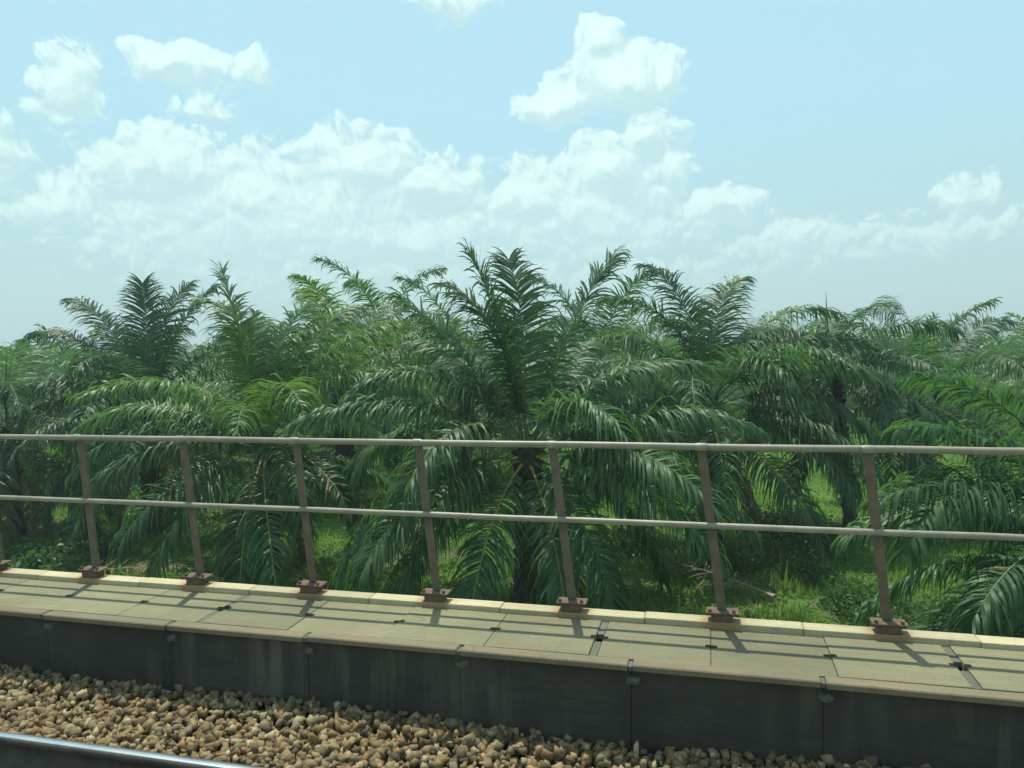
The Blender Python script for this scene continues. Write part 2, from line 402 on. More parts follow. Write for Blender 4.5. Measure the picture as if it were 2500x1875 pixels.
# ------------------------------------------------------------------ parapet: wall panels, coping, cover slabs, kerb
par = obj('trough_wall', None); par.location = (0, 3.99, 4.70)
tag(par, 'low dark stained concrete trough wall with pale cover slabs and kerb beside the ballast', 'wall')
PX, PY, PZ = 0.0, 3.99, 4.70
rnd = random.Random(4)
joints = [-.42 + .955 * k for k in range(-17, 11)]
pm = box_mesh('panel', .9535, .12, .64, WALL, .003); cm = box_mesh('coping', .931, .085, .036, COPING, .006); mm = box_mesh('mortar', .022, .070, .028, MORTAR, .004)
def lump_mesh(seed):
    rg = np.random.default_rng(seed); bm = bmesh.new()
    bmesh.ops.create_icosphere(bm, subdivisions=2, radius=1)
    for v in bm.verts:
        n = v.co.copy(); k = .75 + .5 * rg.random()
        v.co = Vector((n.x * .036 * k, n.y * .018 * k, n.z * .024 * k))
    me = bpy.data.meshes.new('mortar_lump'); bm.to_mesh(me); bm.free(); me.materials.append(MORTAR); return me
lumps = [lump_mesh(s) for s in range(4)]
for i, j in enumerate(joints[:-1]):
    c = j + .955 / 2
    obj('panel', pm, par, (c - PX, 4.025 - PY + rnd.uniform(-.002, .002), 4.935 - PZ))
    obj('coping', cm, par, (c - PX, 3.968 - PY + rnd.uniform(-.006, .006), 5.283 - PZ + rnd.uniform(-.003, .002)), (0, rnd.uniform(-.003, .003), 0))
    obj('mortar_joint', mm, par, (j - PX, 3.968 - PY, 5.279 - PZ))
    obj('mortar_lump', lumps[i % 4], par, (j + .012 - PX, 3.962 - PY, 5.205 - PZ), (0, rnd.uniform(-.3, .3), 0))
# cover slabs with a hand hole shared by neighbours
def slab_mesh(lenx, w, t, nx_, ny_):
    bm = bmesh.new(); h = lenx / 2; d = w / 2
    pts = [(-h, -d), (h, -d), (h, -ny_), (h - nx_, -ny_ * .8), (h - nx_, ny_ * .8), (h, ny_), (h, d), (-h, d), (-h, ny_), (-h + nx_, ny_ * .8), (-h + nx_, -ny_ * .8), (-h, -ny_)]
    bot = [bm.verts.new((x, y, -t)) for x, y in pts]; top = [bm.verts.new((x, y, 0)) for x, y in pts]
    n = len(pts)
    bm.faces.new(top); bm.faces.new(bot[::-1])
    for i in range(n): bm.faces.new([bot[i], bot[(i + 1) % n], top[(i + 1) % n], top[i]])
    ed = [e for e in bm.edges if all(v in top for v in e.verts)]
    bmesh.ops.bevel(bm, geom=ed, offset=.0025, segments=1, affect='EDGES')
    me = bpy.data.meshes.new('cover_slab'); bm.to_mesh(me); bm.free(); me.materials.append(SLAB); return me
holes = [-.63 + .6225 * k for k in range(-25, 16)]
sl_n = slab_mesh(.614, .531, .05, .037, .024); sl_w = slab_mesh(.585, .531, .05, .03, .024)
wide = {21, 25, 28, 32, 17, 13, 36, 9}
for k in range(len(holes) - 1):
    a = holes[k] + (.022 if k in wide else 0); b = holes[k + 1] - (.022 if (k + 1) in wide else 0)
    me = sl_n if (b - a) > .61 else sl_w
    obj('cover_slab', me, par, ((a + b) / 2 - PX, 4.2775 - PY, 5.300 - PZ + rnd.uniform(-.004, .003)), (rnd.uniform(-.004, .004), rnd.uniform(-.004, .004), rnd.uniform(-.002, .002)), ((b - a - .003) / (.614 if me is sl_n else .585), 1, 1))
fm = box_mesh('joint_filler', .040, .205, .03, JOINT, 0)
for k in wide:
    for s in (-1, 1):
        obj('joint_filler', fm, par, (holes[k] - PX, 4.2775 + s * .158 - PY, 5.280 - PZ))
# ledge that carries the slabs, back wall and kerb
obj('ledge', box_mesh('ledge', 26.5, .47, .10, JOINT, .004, (-3.4, .32, .49)), par)
km = box_mesh('kerb_block', .9045, .112, .085, KERB, .003)
posts_x = [-1.755 + .906 * k for k in range(-16, 12)]
for px in posts_x:
    obj('kerb_block', km, par, (px - PX, 4.6015 - PY + rnd.uniform(-.003, .003), 5.2905 - PZ + rnd.uniform(-.002, .002)))
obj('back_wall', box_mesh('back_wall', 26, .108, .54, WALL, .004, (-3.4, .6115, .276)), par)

# ------------------------------------------------------------------ railing
rlg = obj('railing', None); rlg.location = (0, 4.602, 5.333)
tag(rlg, 'two bar metal pipe railing with brown posts along the concrete kerb', 'railing')
RZ0 = 5.333
def pipe(name, z, y, r, mat):
    xs = np.arange(-17, 10.01, .45); rg = np.random.default_rng(int(z * 100))
    P = np.stack([xs, np.full_like(xs, y) + rg.normal(0, .0012, len(xs)), np.full_like(xs, z) + rg.normal(0, .0015, len(xs))], -1)
    V, F = tube_geo(P, r, 14); return np_mesh(name, V, [F], mat, smooth=True)
obj('top_rail', pipe('top_rail', 6.372 - RZ0, 0, .0205, PIPE), rlg)
obj('middle_rail', pipe('middle_rail', 5.900 - RZ0, 0, .018, PIPE), rlg)
LEAN = .10
def post_mesh():
    P = np.array([(0, .024, .06), (-LEAN * .5, .024, .55), (-LEAN, .024, 1.02)])
    bm = bmesh.new()
    rings = []
    for (x, y, z) in P:      # angle-iron post
        pr = [(-.027, -.004), (.027, -.004), (.027, .004), (.004, .004), (.004, .044), (-.004, .044), (-.004, .004), (-.027, .004)]
        rings.append([bm.verts.new((x + a, y + b, z)) for a, b in pr])
    for r0, r1 in zip(rings[:-1], rings[1:]):
        for i in range(8): bm.faces.new([r0[i], r0[(i + 1) % 8], r1[(i + 1) % 8], r1[i]])
    bm.faces.new(rings[-1]); bm.faces.new(rings[0][::-1])
    me = bpy.data.meshes.new('post'); bm.to_mesh(me); bm.free(); me.materials.append(POST); return me
pmsh = post_mesh()
bpl = box_mesh('base_plate', .185, .105, .012, RUST, .002); bbk = box_mesh('base_block', .125, .09, .046, RUST, .003)
def bolt_mesh():
    bm = bmesh.new(); bmesh.ops.create_cone(bm, cap_ends=True, segments=6, radius1=.011, radius2=.011, depth=.018)
    me = bpy.data.meshes.new('bolt'); bm.to_mesh(me); bm.free(); me.materials.append(RUST); return me
blt = bolt_mesh()
def collar_mesh():
    V, F = tube_geo(np.array([(0, 0, -.035), (0, 0, -.02), (0, 0, .02), (0, 0, .035)]), [.0208, .0245, .0245, .0208], 12)
    return np_mesh('weld_collar', V, [F], PIPE, smooth=True)
clm = collar_mesh()
for px in posts_x:
    po = obj('post', pmsh, rlg, (px, 0, 0), (rnd.uniform(-.008, .008), rnd.uniform(-.012, .012), 0))
    obj('base_block', bbk, po, (0, 0, .0235)); obj('base_plate', bpl, po, (0.004, 0, .0535))
    obj('weld_collar', clm, po, (-LEAN, 0, 6.372 - RZ0), (0, math.pi / 2, 0))
    for sx_ in (-.068, .068):
        obj('bolt', blt, po, (sx_, -.034, .068))

# ------------------------------------------------------------------ oil palms
FCACHE = {}
def frond_geo(seed, L, e0, droop, pw=1.4, side=0.0, npair=95, wl=.045, ll=.92, nseg=3, twist=0.0, grav=.30):
    rg = np.random.default_rng(seed)
    N = 26; s = np.linspace(0, 1, N)
    e = np.radians(e0 - droop * s ** pw); yaw = side * s ** 2
    T = np.stack([np.cos(e) * np.cos(yaw), np.cos(e) * np.sin(yaw), np.sin(e)], -1)
    P = np.concatenate([[[0, 0, 0]], np.cumsum((T[:-1] + T[1:]) / 2, axis=0)]) * L / (N - 1)
    B = np.stack([-np.sin(yaw), np.cos(yaw), np.zeros(N)], -1)
    Nn = np.cross(T, B)
    tw = twist * s
    B, Nn = B * np.cos(tw)[:, None] + Nn * np.sin(tw)[:, None], Nn * np.cos(tw)[:, None] - B * np.sin(tw)[:, None]
    rad = .030 * (1 - s) ** .75 + .006 + .075 * np.clip(1 - s / .10, 0, 1) ** 1.5
    RV, RF = tube_geo(P, rad, 5, .6)
    n = npair
    ss = np.concatenate([np.linspace(.17, .995, n) + rg.normal(0, .003, n), np.linspace(.172, .997, n) + rg.normal(0, .003, n)]).clip(.16, 1)
    sg = np.concatenate([np.ones(n), -np.ones(n)])
    keep = (rg.random(2 * n) > .04) & (np.sin(np.linspace(0, rg.uniform(20, 40), 2 * n) + rg.uniform(0, 6)) < rg.uniform(.93, 1.02))
    ss, sg = ss[keep], sg[keep]; m = len(ss)
    def at(A): return np.stack([np.interp(ss, s, A[:, k]) for k in range(3)], -1)
    p, t, b, nn = at(P), at(T), at(B), at(Nn)
    al = np.radians(80 - 44 * ss ** 1.6 + rg.normal(0, 5, m))
    be = np.where(rg.random(m) < .5, .38, .0) + rg.normal(0, .16, m)
    d = np.cos(al)[:, None] * t + np.sin(al)[:, None] * (sg[:, None] * b * np.cos(be)[:, None] + nn * np.sin(be)[:, None])
    ln = ll * (.42 + .58 * np.clip((ss - .16) / .22, 0, 1)) * (1 - .50 * np.clip((ss - .55) / .45, 0, 1) ** 1.6) * rg.uniform(.74, 1.12, m)
    g = grav * rg.uniform(.6, 1.4, m) * np.where(rg.random(m) < .07, 2.4, 1.0) * (.42 + 1.0 * (1 - np.clip(t[:, 2], 0, 1)))
    ws = {4: [.6, 1.0, .95, .65, .05], 3: [.6, 1.0, .8, .06], 2: [.7, 1.0, .10]}[nseg]
    V = np.zeros((m, nseg + 1, 2, 3)); q = p.copy(); tw_t = t + rg.normal(0, .17, (m, 3))
    for k in range(nseg + 1):
        nv = tw_t - (tw_t * d).sum(1)[:, None] * d; nv /= np.linalg.norm(nv, axis=1)[:, None] + 1e-9
        wv_ = nv * (wl * .5 * ws[k])
        V[:, k, 0] = q + wv_; V[:, k, 1] = q - wv_
        q = q + d * (ln / nseg)[:, None]
        d = d + g[:, None] * np.array([0, 0, -1.0]) * (.6 + .5 * k) * 3 / nseg; d /= np.linalg.norm(d, axis=1)[:, None]
    per = (nseg + 1) * 2
    base_i = np.arange(m)[:, None] * per; ks = np.arange(nseg)[None] * 2
    F = np.stack([base_i + ks, base_i + ks + 1, base_i + ks + 3, base_i + ks + 2], -1).reshape(-1, 4)
    return V.reshape(-1, 3), F, RV, RF
def frond_pair(key, leafmat, stalkmat, **kw):
    k = (key, leafmat.name, stalkmat.name)
    if k not in FCACHE:
        V, F, RV, RF = frond_geo(**kw)
        FCACHE[k] = (np_mesh('frond', V, [F], leafmat), np_mesh('stalk', RV, [RF], stalkmat, smooth=True))
    return FCACHE[k]
BINS = [88, 80, 71, 61, 50, 38, 25, 12, -2, -17, -32, -48, -66]
def lib(e, var, leaf, detail):
    """frond of the palm library nearest to starting angle e"""
    b = min(range(len(BINS)), key=lambda i: abs(BINS[i] - e)); e0 = BINS[b]
    droop = {88: 40, 80: 56, 71: 68, 61: 82, 50: 92, 38: 92, 25: 80, 12: 74, -2: 66, -17: 54, -32: 44, -48: 32, -66: 16}[e0]
    rg = random.Random(b * 17 + var)
    stalk = RACHIS_D if leaf is LEAF_D else (RACHIS_O if (e0 < 15 and var % 2 == 0) else RACHIS)
    np_, wl, ns = {0: (108, .058, 4), 1: (74, .078, 3), 2: (42, .115, 2)}[detail]
    return frond_pair((b, var, detail), leaf, stalk, seed=b * 31 + var * 7 + 1, L=rg.uniform(5.2, 6.0) * (.88 if e0 > 84 else 1), e0=e0, droop=droop * rg.uniform(.75, 1.25),
                      pw=rg.uniform(1.15, 1.7), side=rg.uniform(-.45, .45) * (2 if e0 > 75 else 1), twist=rg.uniform(-.7, .7), npair=np_, wl=wl, nseg=ns, ll=1.32, grav=.60)

def trunk_geo(seed, h, r, lean=(0, 0), boots=True):
    """one skin with old leaf bases standing out of it in a spiral"""
    rg = np.random.default_rng(seed)
    kx = 40 if boots else 10; nz = max(6, int(h * (16 if boots else 2)))
    zs = np.linspace(-.15, h, nz); zc = np.clip(zs / h, 0, 1)
    a = np.arange(kx) * 2 * math.pi / kx
    A, ZZ = np.meshgrid(a, zs)
    rad = (r * (1.05 - .22 * zc) + .12 * np.clip(1 - zs / .6, 0, 1))[:, None]
    if boots:
        v = ZZ / .26; row = np.floor(v); fv = v - row
        uu = A / (2 * math.pi) * 9 + row * .5 + .35 * np.sin(row * 2.1)
        cell = np.floor(uu); fu = uu - cell - .5
        hsh = np.sin(cell * 12.99 + row * 78.2 + seed) * 43758.5; hsh = hsh - np.floor(hsh)
        prof = np.clip(1 - (np.abs(fu) * 2.1) ** 2, 0, 1) * fv ** .8
        rad = rad * .86 + prof * (.05 + .17 * hsh) * (.6 + .6 * zc)[:, None]
    rad = rad + rg.normal(0, .010, A.shape)
    cx = lean[0] * zc ** 1.3; cy = lean[1] * zc ** 1.3
    V = np.stack([cx[:, None] + rad * np.cos(A), cy[:, None] + rad * np.sin(A), ZZ], -1).reshape(-1, 3)
    i = np.arange(nz - 1)[:, None] * kx; j = np.arange(kx)[None]; j2 = (j + 1) % kx
    return V, np.stack([i + j, i + j2, i + kx + j2, i + kx + j], -1).reshape(-1, 4)
TCACHE = {}
def trunk(seed, h, r, lean=(0, 0), boots=True):
    k = (seed, round(h, 1), r, lean, boots)
    if k not in TCACHE:
        V, F = trunk_geo(seed, h, r, lean, boots); TCACHE[k] = np_mesh('trunk', V, [F], BARK)
    return TCACHE[k]

YAWO = 14.7   # azimuths below: 0 = along +x side of the view, 90 = away from the track
def palm(name, label, x, y, zc, seed, n=36, size=1.0, leaf=None, detail=0, custom=(), emax=88, emin=-30, lean=(0, 0), r=.34, group=None, skirt=0, az_skip=None, dry=0, young=None):
    rg = random.Random(seed)
    z0 = float(gz(x, y)); h = zc - z0
    root = obj(name, None); root.location = (x, y, z0)
    tag(root, label, 'palm tree', group)
    obj('trunk', trunk(seed % 7, max(h, .6), r, lean, True), root)
    top = Vector((lean[0], lean[1], h))
    leaf = leaf or LEAF
    def put(me, st, azd, s, dz, rr):
        a = R(azd + YAWO)
        f = obj('frond', me, root, (top.x + math.cos(a) * rr, top.y + math.sin(a) * rr, top.z + dz), (rg.uniform(-.07, .07), rg.uniform(-.05, .05), a), s * size)
        obj('stalk', st, f)
    for i, c in enumerate(custom):
        azd, e0, droop, L, stalk, side, pw = c[:7]
        me, st = frond_pair((seed, i), leaf if len(c) < 8 else c[7], stalk, seed=seed * 100 + i, L=L, e0=e0, droop=droop, pw=pw, side=side, npair=122, wl=.058, ll=1.34, nseg=4, twist=rg.uniform(-.2, .2), grav=.60)
        put(me, st, azd, 1.0 / size, -.30 * max(0, (60 - e0) / 60), .14)
    for i in range(n):
        u = (i + .5) / n
        azd = i * 137.508 + seed * 41 + rg.uniform(-12, 12)
        if az_skip and az_skip(azd % 360, u): continue
        e = emax + (emin - emax) * u ** .85 + rg.uniform(-6, 6)
        lf = leaf
        if young and u < .35: lf = young
        me, st = lib(e, rg.randrange(3), lf, detail)
        put(me, st, azd, rg.uniform(.88, 1.08), .35 - .95 * u, .10 + .20 * u)
    for i in range(skirt):
        me, st = lib(-58 - rg.random() * 12, rg.randrange(2), LEAF_D if i < dry else LEAF_O, detail)
        put(me, st, rg.uniform(0, 360), rg.uniform(.6, .8), -.75 - rg.random() * .5, .28)
    # unopened spear leaf
    V, F = tube_geo(np.array([(0, 0, -.1), (.02, .01, 1.4), (.06, .02, 2.6), (.12, .02, 3.4)]), [.05, .045, .03, .004], 5)
    if detail < 2: obj('spear_leaf', np_mesh('spear_leaf', V, [F], RACHIS, smooth=True), root, tuple(top), (rg.uniform(-.12, .12), rg.uniform(-.12, .12), 0), size * .9)
    return root

G_, O_ = RACHIS, RACHIS_O
# the tall middle palm: (azimuth, start angle, droop, length, stalk, side bend, bend power)
P1C = [(182, 86, 22, 5.3, G_, .0, 1.6), (96, 86, 34, 5.3, G_, .35, 2.2), (14, 72, 26, 5.5, G_, .1, 1.8), (165, 84, 58, 5.0, G_, .1, 1.9), (172, 62, 26, 5.1, G_, 0, 1.5),
       (186, 60, 105, 5.6, G_, 0, 1.5), (192, 34, 62, 6.1, O_, 0, 1.3), (228, 48, 128, 5.4, O_, -.1, 1.0), (312, 68, 150, 4.4, G_, .2, 1.1), (8, 52, 66, 5.4, G_, 0, 1.3),
       (352, 26, 50, 5.8, G_, 0, 1.4), (318, 6, 58, 5.8, O_, .15, 1.1), (344, 12, 62, 6.2, G_, .1, 1.1), (200, 6, 72, 6.0, G_, -.1, 1.2), (246, -12, 62, 5.0, O_, 0, .9), (282, -22, 56, 4.6, O_, 0, .9),
       (216, -6, 66, 5.2, O_, 0, 1.0), (300, -10, 66, 5.0, G_, 0, 1.0), (60, 54, 60, 5.2, G_, 0, 1.5), (122, 50, 60, 5.0, G_, 0, 1.5), (140, 58, 60, 5.4, G_, 0, 1.5), (40, 46, 70, 5.6, G_, 0, 1.4), (90, 40, 70, 5.6, G_, 0, 1.4), (20, 20, 66, 5.8, G_, 0, 1.3), (160, 24, 66, 5.8, G_, 0, 1.3)]
palm('oil_palm', 'tall dark green oil palm with upright fronds and several drooping orange stalks', -4.68, 19.32, 4.3, 1, n=7, leaf=LEAF, custom=P1C, emax=40, emin=-28, r=.40, skirt=2, dry=2)
P6C = [(168, 80, 84, 5.6, G_, .1, 1.6), (120, 86, 52, 5.6, G_, .5, 1.9), (12, 70, 92, 6.2, G_, -.1, 1.5), (60, 84, 66, 5.6, G_, -.4, 1.7), (196, 62, 92, 5.8, G_, 0, 1.4), (345, 46, 92, 6.2, G_, 0, 1.3), (330, 14, 74, 6.0, G_, 0, 1.2), (205, 22, 84, 5.8, G_, 0, 1.3), (290, 66, 120, 5.0, G_, .2, 1.2)]
P3C = [(164, 76, 52, 5.6, G_, .1, 1.6), (178, 64, 70, 5.5, G_, 0, 1.5), (120, 86, 22, 5.2, G_, .2, 1.6), (36, 78, 36, 5.5, G_, 0, 1.6), (70, 84, 40, 5.5, G_, -.3, 1.8), (8, 62, 74, 5.5, G_, 0, 1.5), (196, 42, 84, 5.8, G_, 0, 1.4), (345, 38, 88, 5.6, G_, 0, 1.4), (260, 70, 100, 5.0, G_, .2, 1.4)]
P2C = [(176, 79, 10, 5.4, G_, .0, 1.5, LEAF_B), (183, 36, 70, 5.9, G_, 0, 1.5, LEAF_B), (350, 30, 44, 5.4, G_, 0, 1.5), (196, 18, 78, 5.6, G_, 0, 1.2), (275, -14, 66, 5.4, O_, 0, .9), (236, -6, 64, 5.2, O_, 0, 1.0), (300, 20, 90, 5.2, G_, 0, 1.2),
       (300, 58, 110, 5.0, G_, .1, 1.5, LEAF_B), (40, 76, 62, 5.6, G_, .3, 1.6, LEAF_B), (120, 82, 70, 5.6, G_, .8, 1.8, LEAF_B), (70, 82, 60, 5.4, G_, -.5, 1.8, LEAF_B), (10, 64, 60, 5.6, G_, 0, 1.5, LEAF_B), (120, 66, 60, 5.4, G_, 0, 1.5, LEAF_B), (330, 2, 60, 5.6, G_, 0, 1.1)]
palm('oil_palm', 'bright yellow green oil palm with one frond hanging straight down its trunk', -13.38, 20.67, 4.15, 2, n=13, leaf=LEAF, custom=P2C, emax=62, emin=-14, r=.36, young=LEAF_B, skirt=2, dry=2)
palm('oil_palm', 'dark oil palm with fanned upright fronds, behind the bright palm on its left', -20.86, 24.42, 4.6, 3, n=15, skirt=3, dry=2, leaf=LEAF_O, custom=P3C, emax=48, emin=-28, size=1.0)
palm('oil_palm', 'shaded blue green oil palm with a bare lower trunk at the left end', -25.93, 23.1, 4.1, 4, n=22, skirt=3, dry=3, leaf=LEAF_O, emax=68, emin=-30, lean=(-.3, .1), r=.30)
palm('oil_palm', 'oil palm with spread fan crown above the middle palm\'s left fronds', -18.19, 40.76, 7.1, 5, n=21, leaf=LEAF, emax=84, emin=-20, detail=1)
palm('oil_palm', 'oil palm with long arching fronds standing right of the tall middle palm', -.01, 26.76, 4.75, 6, n=17, leaf=LEAF, custom=P6C, emax=52, emin=-14, skirt=3, dry=2, size=1.06, r=.38)
palm('oil_palm', 'oil palm on a tall thin leaning trunk with open grass behind it', 5.0, 29.98, 6.1, 7, n=22, leaf=LEAF_O, emax=60, emin=-38, lean=(-.69, .1), r=.22, size=.86)
palm('oil_palm', 'round headed oil palm with short dark trunk right of the leaning palm', 8.24, 34.07, 4.1, 8, n=23, skirt=2, dry=2, leaf=LEAF, emax=80, emin=-30, r=.40, size=.92)
P9C = [(186, 44, 70, 5.2, G_, 0, 1.4), (196, 8, 62, 5.2, G_, 0, 1.3), (176, 62, 66, 5.0, G_, 0, 1.4), (210, 30, 80, 5.0, G_, 0, 1.3), (230, 0, 64, 4.6, G_, 0, 1.2), (160, 30, 72, 5.0, G_, 0, 1.4)]
palm('oil_palm', 'low young oil palm close behind the railing at the right end', 7.7, 17.7, 2.5, 9, n=15, leaf=LEAF, custom=P9C, emax=84, emin=-22, r=.34, size=.9)
palm('oil_palm', 'yellow green oil palm filling the gap behind the bright palm', -16.07, 30.89, 5.5, 12, n=21, leaf=LEAF_B, emax=84, emin=-10, detail=0)
palm('oil_palm', 'dark oil palm half hidden behind the upright fronds of the middle palm', -12.64, 38.04, 5.9, 14, n=20, leaf=LEAF, emax=82, emin=-12, detail=1)
palm('oil_palm', 'oil palm behind the gap right of the middle palm', -5.49, 37.82, 5.6, 13, n=20, leaf=LEAF_O, emax=82, emin=-12, detail=1)

# rows behind: single palms with trunk, and fronds where they can be told apart
taken = [(-4.68, 19.32), (-13.38, 20.67), (-20.86, 24.42), (-25.93, 23.1), (-18.19, 40.76), (-.01, 26.76), (4.31, 30.08), (8.24, 34.07), (7.6, 17.6), (-16.07, 30.89), (-12.64, 38.04), (-5.49, 37.82)]
CR = {}
def crown_mesh(var, leaf):
    if (var, leaf.name) in CR: return CR[(var, leaf.name)]
    rg = random.Random(900 + var); Vs, Fs, off = [], [], 0
    n = 26
    for i in range(n):
        u = (i + .5) / n; e = 84 - 108 * u ** .85 + rg.uniform(-6, 6); a = i * 2.39996 + rg.uniform(-.2, .2)
        V, F, RV, RF = frond_geo(rg.randrange(9999), rg.uniform(4.8, 5.9), e, 30 + 60 * min(1, u * 2.2) * rg.uniform(.7, 1.2), 1.4, rg.uniform(-.4, .4), 30, .13, 1.25, 2, rg.uniform(-.4, .4), .6)
        c, s_ = math.cos(a), math.sin(a)
        V = V @ np.array([[c, s_, 0], [-s_, c, 0], [0, 0, 1]]) + (0, 0, .3 - .9 * u)
        Vs.append(V); Fs.append(F + off); off += len(V)
    CR[(var, leaf.name)] = np_mesh('crown', np.concatenate(Vs), [np.concatenate(Fs)], leaf)
    return CR[(var, leaf.name)]
rg = random.Random(77)
LV = [LEAF, LEAF_O, LEAF_B, LEAF]
LN = {LEAF.name: 'dark green', LEAF_O.name: 'blue green', LEAF_B.name: 'bright green'}
count = 0
yy = 33.0; row = 0
while yy < 128:
    xx = -1.22 * yy - 8 + (4.4 if row % 2 else 0)
    while xx < .62 * yy + 8:
        x = xx + rg.uniform(-1.1, 1.1); y = yy + rg.uniform(-1.1, 1.1); xx += 8.8
        if any((x - a) ** 2 + (y - b) ** 2 < 36 for a, b in taken): continue
        if 1.5 < x < 15.5 and 35 < y < 66: continue          # the grassy ride
        dist = math.hypot(x, y)
        zc = float(gz(x, y)) + rg.uniform(3.2, 4.9) + (.6 if dist > 58 and x > .2 * y else 0)
        leaf = LV[rg.randrange(4)]
        if dist < 58:
            side_ = 'left of the tall middle palm' if x < -8 else 'right of the tall middle palm'
            lb = '%s %s oil palm in the second rows %s' % ('taller' if zc - float(gz(x, y)) > 4.1 else 'low', LN[leaf.name], side_)
            palm('oil_palm', lb, x, y, zc, 200 + count, n=20, size=rg.uniform(.9, 1.05), leaf=leaf, detail=1 if dist < 46 else 2, emax=72, emin=-12, group=lb.replace(' oil palm', ' palms'), r=.32)
        else:
            z0 = float(gz(x, y)); root = obj('oil_palm', None); root.location = (x, y, z0)
            lb = '%s %s oil palm in the back rows %s' % ('taller' if zc - z0 > 4.2 else 'low', LN[leaf.name], 'behind the leaning palm' if x > .06 * y else ('behind the tall middle palm' if x > -.42 * y else 'behind the left end palms'))
            tag(root, lb, 'palm tree', lb.replace(' oil palm', ' palms'))
            obj('trunk', trunk(count % 3, round((zc - z0) * 2) / 2, .3, (0, 0), False), root)
            obj('crown', crown_mesh(count % 5, leaf), root, (0, 0, zc - z0), (rg.uniform(-.06, .06), rg.uniform(-.06, .06), rg.uniform(0, 6.28)), rg.uniform(.9, 1.1))
        count += 1
    yy += 7.8 + (yy - 33) * .045; row += 1

# the plantation beyond, which reads as one mass
def far_mass():
    r_ = np.random.default_rng(8); Vs, Fs, off = [], [], 0
    for y0 in np.concatenate([np.arange(130, 260, 13), np.arange(260, 700, 34)]):
        st = 10 if y0 < 260 else 22
        for x0 in np.arange(-1.25 * y0 - 10, .66 * y0 + 10, st):
            x, y = x0 + r_.uniform(-4, 4), y0 + r_.uniform(-5, 5); k = 1.0 if y0 < 260 else 1.5
            zc = float(gz(x, y)) + r_.uniform(4.0, 6.2)
            m = 120
            a = r_.uniform(0, 6.283, m); e = np.radians(r_.uniform(-25, 80, m)); t = r_.uniform(.25, 1, m)
            rr = 4.8 * k * t * np.cos(e); zz = 4.8 * t * np.sin(e) - 2.6 * t ** 2.2 * np.cos(e)
            p = np.stack([x + rr * np.cos(a), y + rr * np.sin(a), zc + zz], -1)
            o = np.stack([np.cos(a), np.sin(a), np.zeros(m)], -1); tt = np.stack([-np.sin(a), np.cos(a), np.zeros(m)], -1)
            w = r_.uniform(.3, .7, m)[:, None] * k
            q = np.stack([p - o * .8 * k, p + tt * w - [0, 0, .5], p + o * 1.0 * k - [0, 0, .35], p - tt * w - [0, 0, .6]], 1)
            Vs.append(q.reshape(-1, 3)); Fs.append(np.arange(m * 4).reshape(-1, 4) + off); off += m * 4
    return np_mesh('far_palms', np.concatenate(Vs), [np.concatenate(Fs)], LEAF)
tag(obj('far_palms', far_mass()), 'far off mass of palm crowns below the hills', 'plantation', kind='stuff')

# ------------------------------------------------------------------ undergrowth
def grass():
    r_ = np.random.default_rng(21)
    n = 230000
    y = 16 + 44 * r_.random(n) ** 1.5; x = r_.uniform(-1, 1, n) * (.95 * y + 4) - .28 * y
    cl = np.sin(x * .9 + np.sin(y * .7) * 2) + np.sin(y * 1.1 + x * .35) + r_.normal(0, .8, n)
    kp = cl > -.9; x, y = x[kp], y[kp]; n = len(x)
    z = gz(x, y); a = r_.uniform(0, 6.283, n); clump = np.clip(np.sin(x * 1.7 + 2 * np.sin(y * .9)) * np.sin(y * 1.3 + 1.5 * np.sin(x * .8)), 0, 1) ** 2; h = r_.uniform(.06, .20, n) * (1 + 2.2 * clump) * np.where(r_.random(n) < .06, 1.7, 1); w = r_.uniform(.025, .06, n)
    o = np.stack([np.cos(a), np.sin(a), np.zeros(n)], -1); b = np.stack([x, y, z - .02], -1)
    lean_ = r_.normal(0, .1, (n, 3)); lean_[:, 2] = 0
    V = np.stack([b - o * w[:, None], b + o * w[:, None], b + lean_ + np.array([0, 0, 1]) * h[:, None]], 1).reshape(-1, 3)
    return np_mesh('grass', V, [np.arange(n * 3).reshape(-1, 3)], GRASS)
tag(obj('grass', grass()), 'bright green grass and creeper covering the plantation floor', 'grass', kind='stuff')

def shrub_mesh(seed, n=900, sx=1.0, sz=.7, leafl=.16):
    r_ = np.random.default_rng(seed)
    d = r_.normal(size=(n, 3)); d /= np.linalg.norm(d, axis=1)[:, None]
    lob = 1 + .28 * np.sin(d[:, 0] * 4 + seed) + .22 * np.sin(d[:, 1] * 5 + d[:, 2] * 4 + seed * 2)
    rr = r_.uniform(.45, 1.0, n) ** .6 * lob
    p = d * rr[:, None] * np.array([sx, sx, sz]); p[:, 2] = np.abs(p[:, 2]) * 1.1 + .05
    ax = d + r_.normal(0, .7, (n, 3)); ax /= np.linalg.norm(ax, axis=1)[:, None]
    up_ = np.cross(ax, r_.normal(size=(n, 3))); up_ /= np.linalg.norm(up_, axis=1)[:, None]
    L = leafl * r_.uniform(.6, 1.3, n)[:, None]
    dr = np.array([0, 0, -.25]) * L
    V = np.stack([p, p + ax * L * .5 + up_ * L * .26, p + ax * L + dr, p + ax * L * .5 - up_ * L * .26], 1).reshape(-1, 3)
    fol = np_mesh('foliage', V, [np.arange(n * 4).reshape(-1, 4)], SHRUB)
    Vs, Fs, off = [], [], 0
    for i in range(9):
        a = r_.uniform(0, 6.28); q = np.array([math.cos(a) * sx * .6, math.sin(a) * sx * .6, sz * .8])
        v, f = tube_geo(np.array([(0, 0, -.1), q * .4 + (0, 0, .12), q]), [.025, .018, .006], 5); Vs.append(v); Fs.append(f + off); off += len(v)
    return fol, np_mesh('stem', np.concatenate(Vs), [np.concatenate(Fs)], WOODSTEM)
SH = [shrub_mesh(s, 900, 1.0, .75, .17) for s in range(4)]
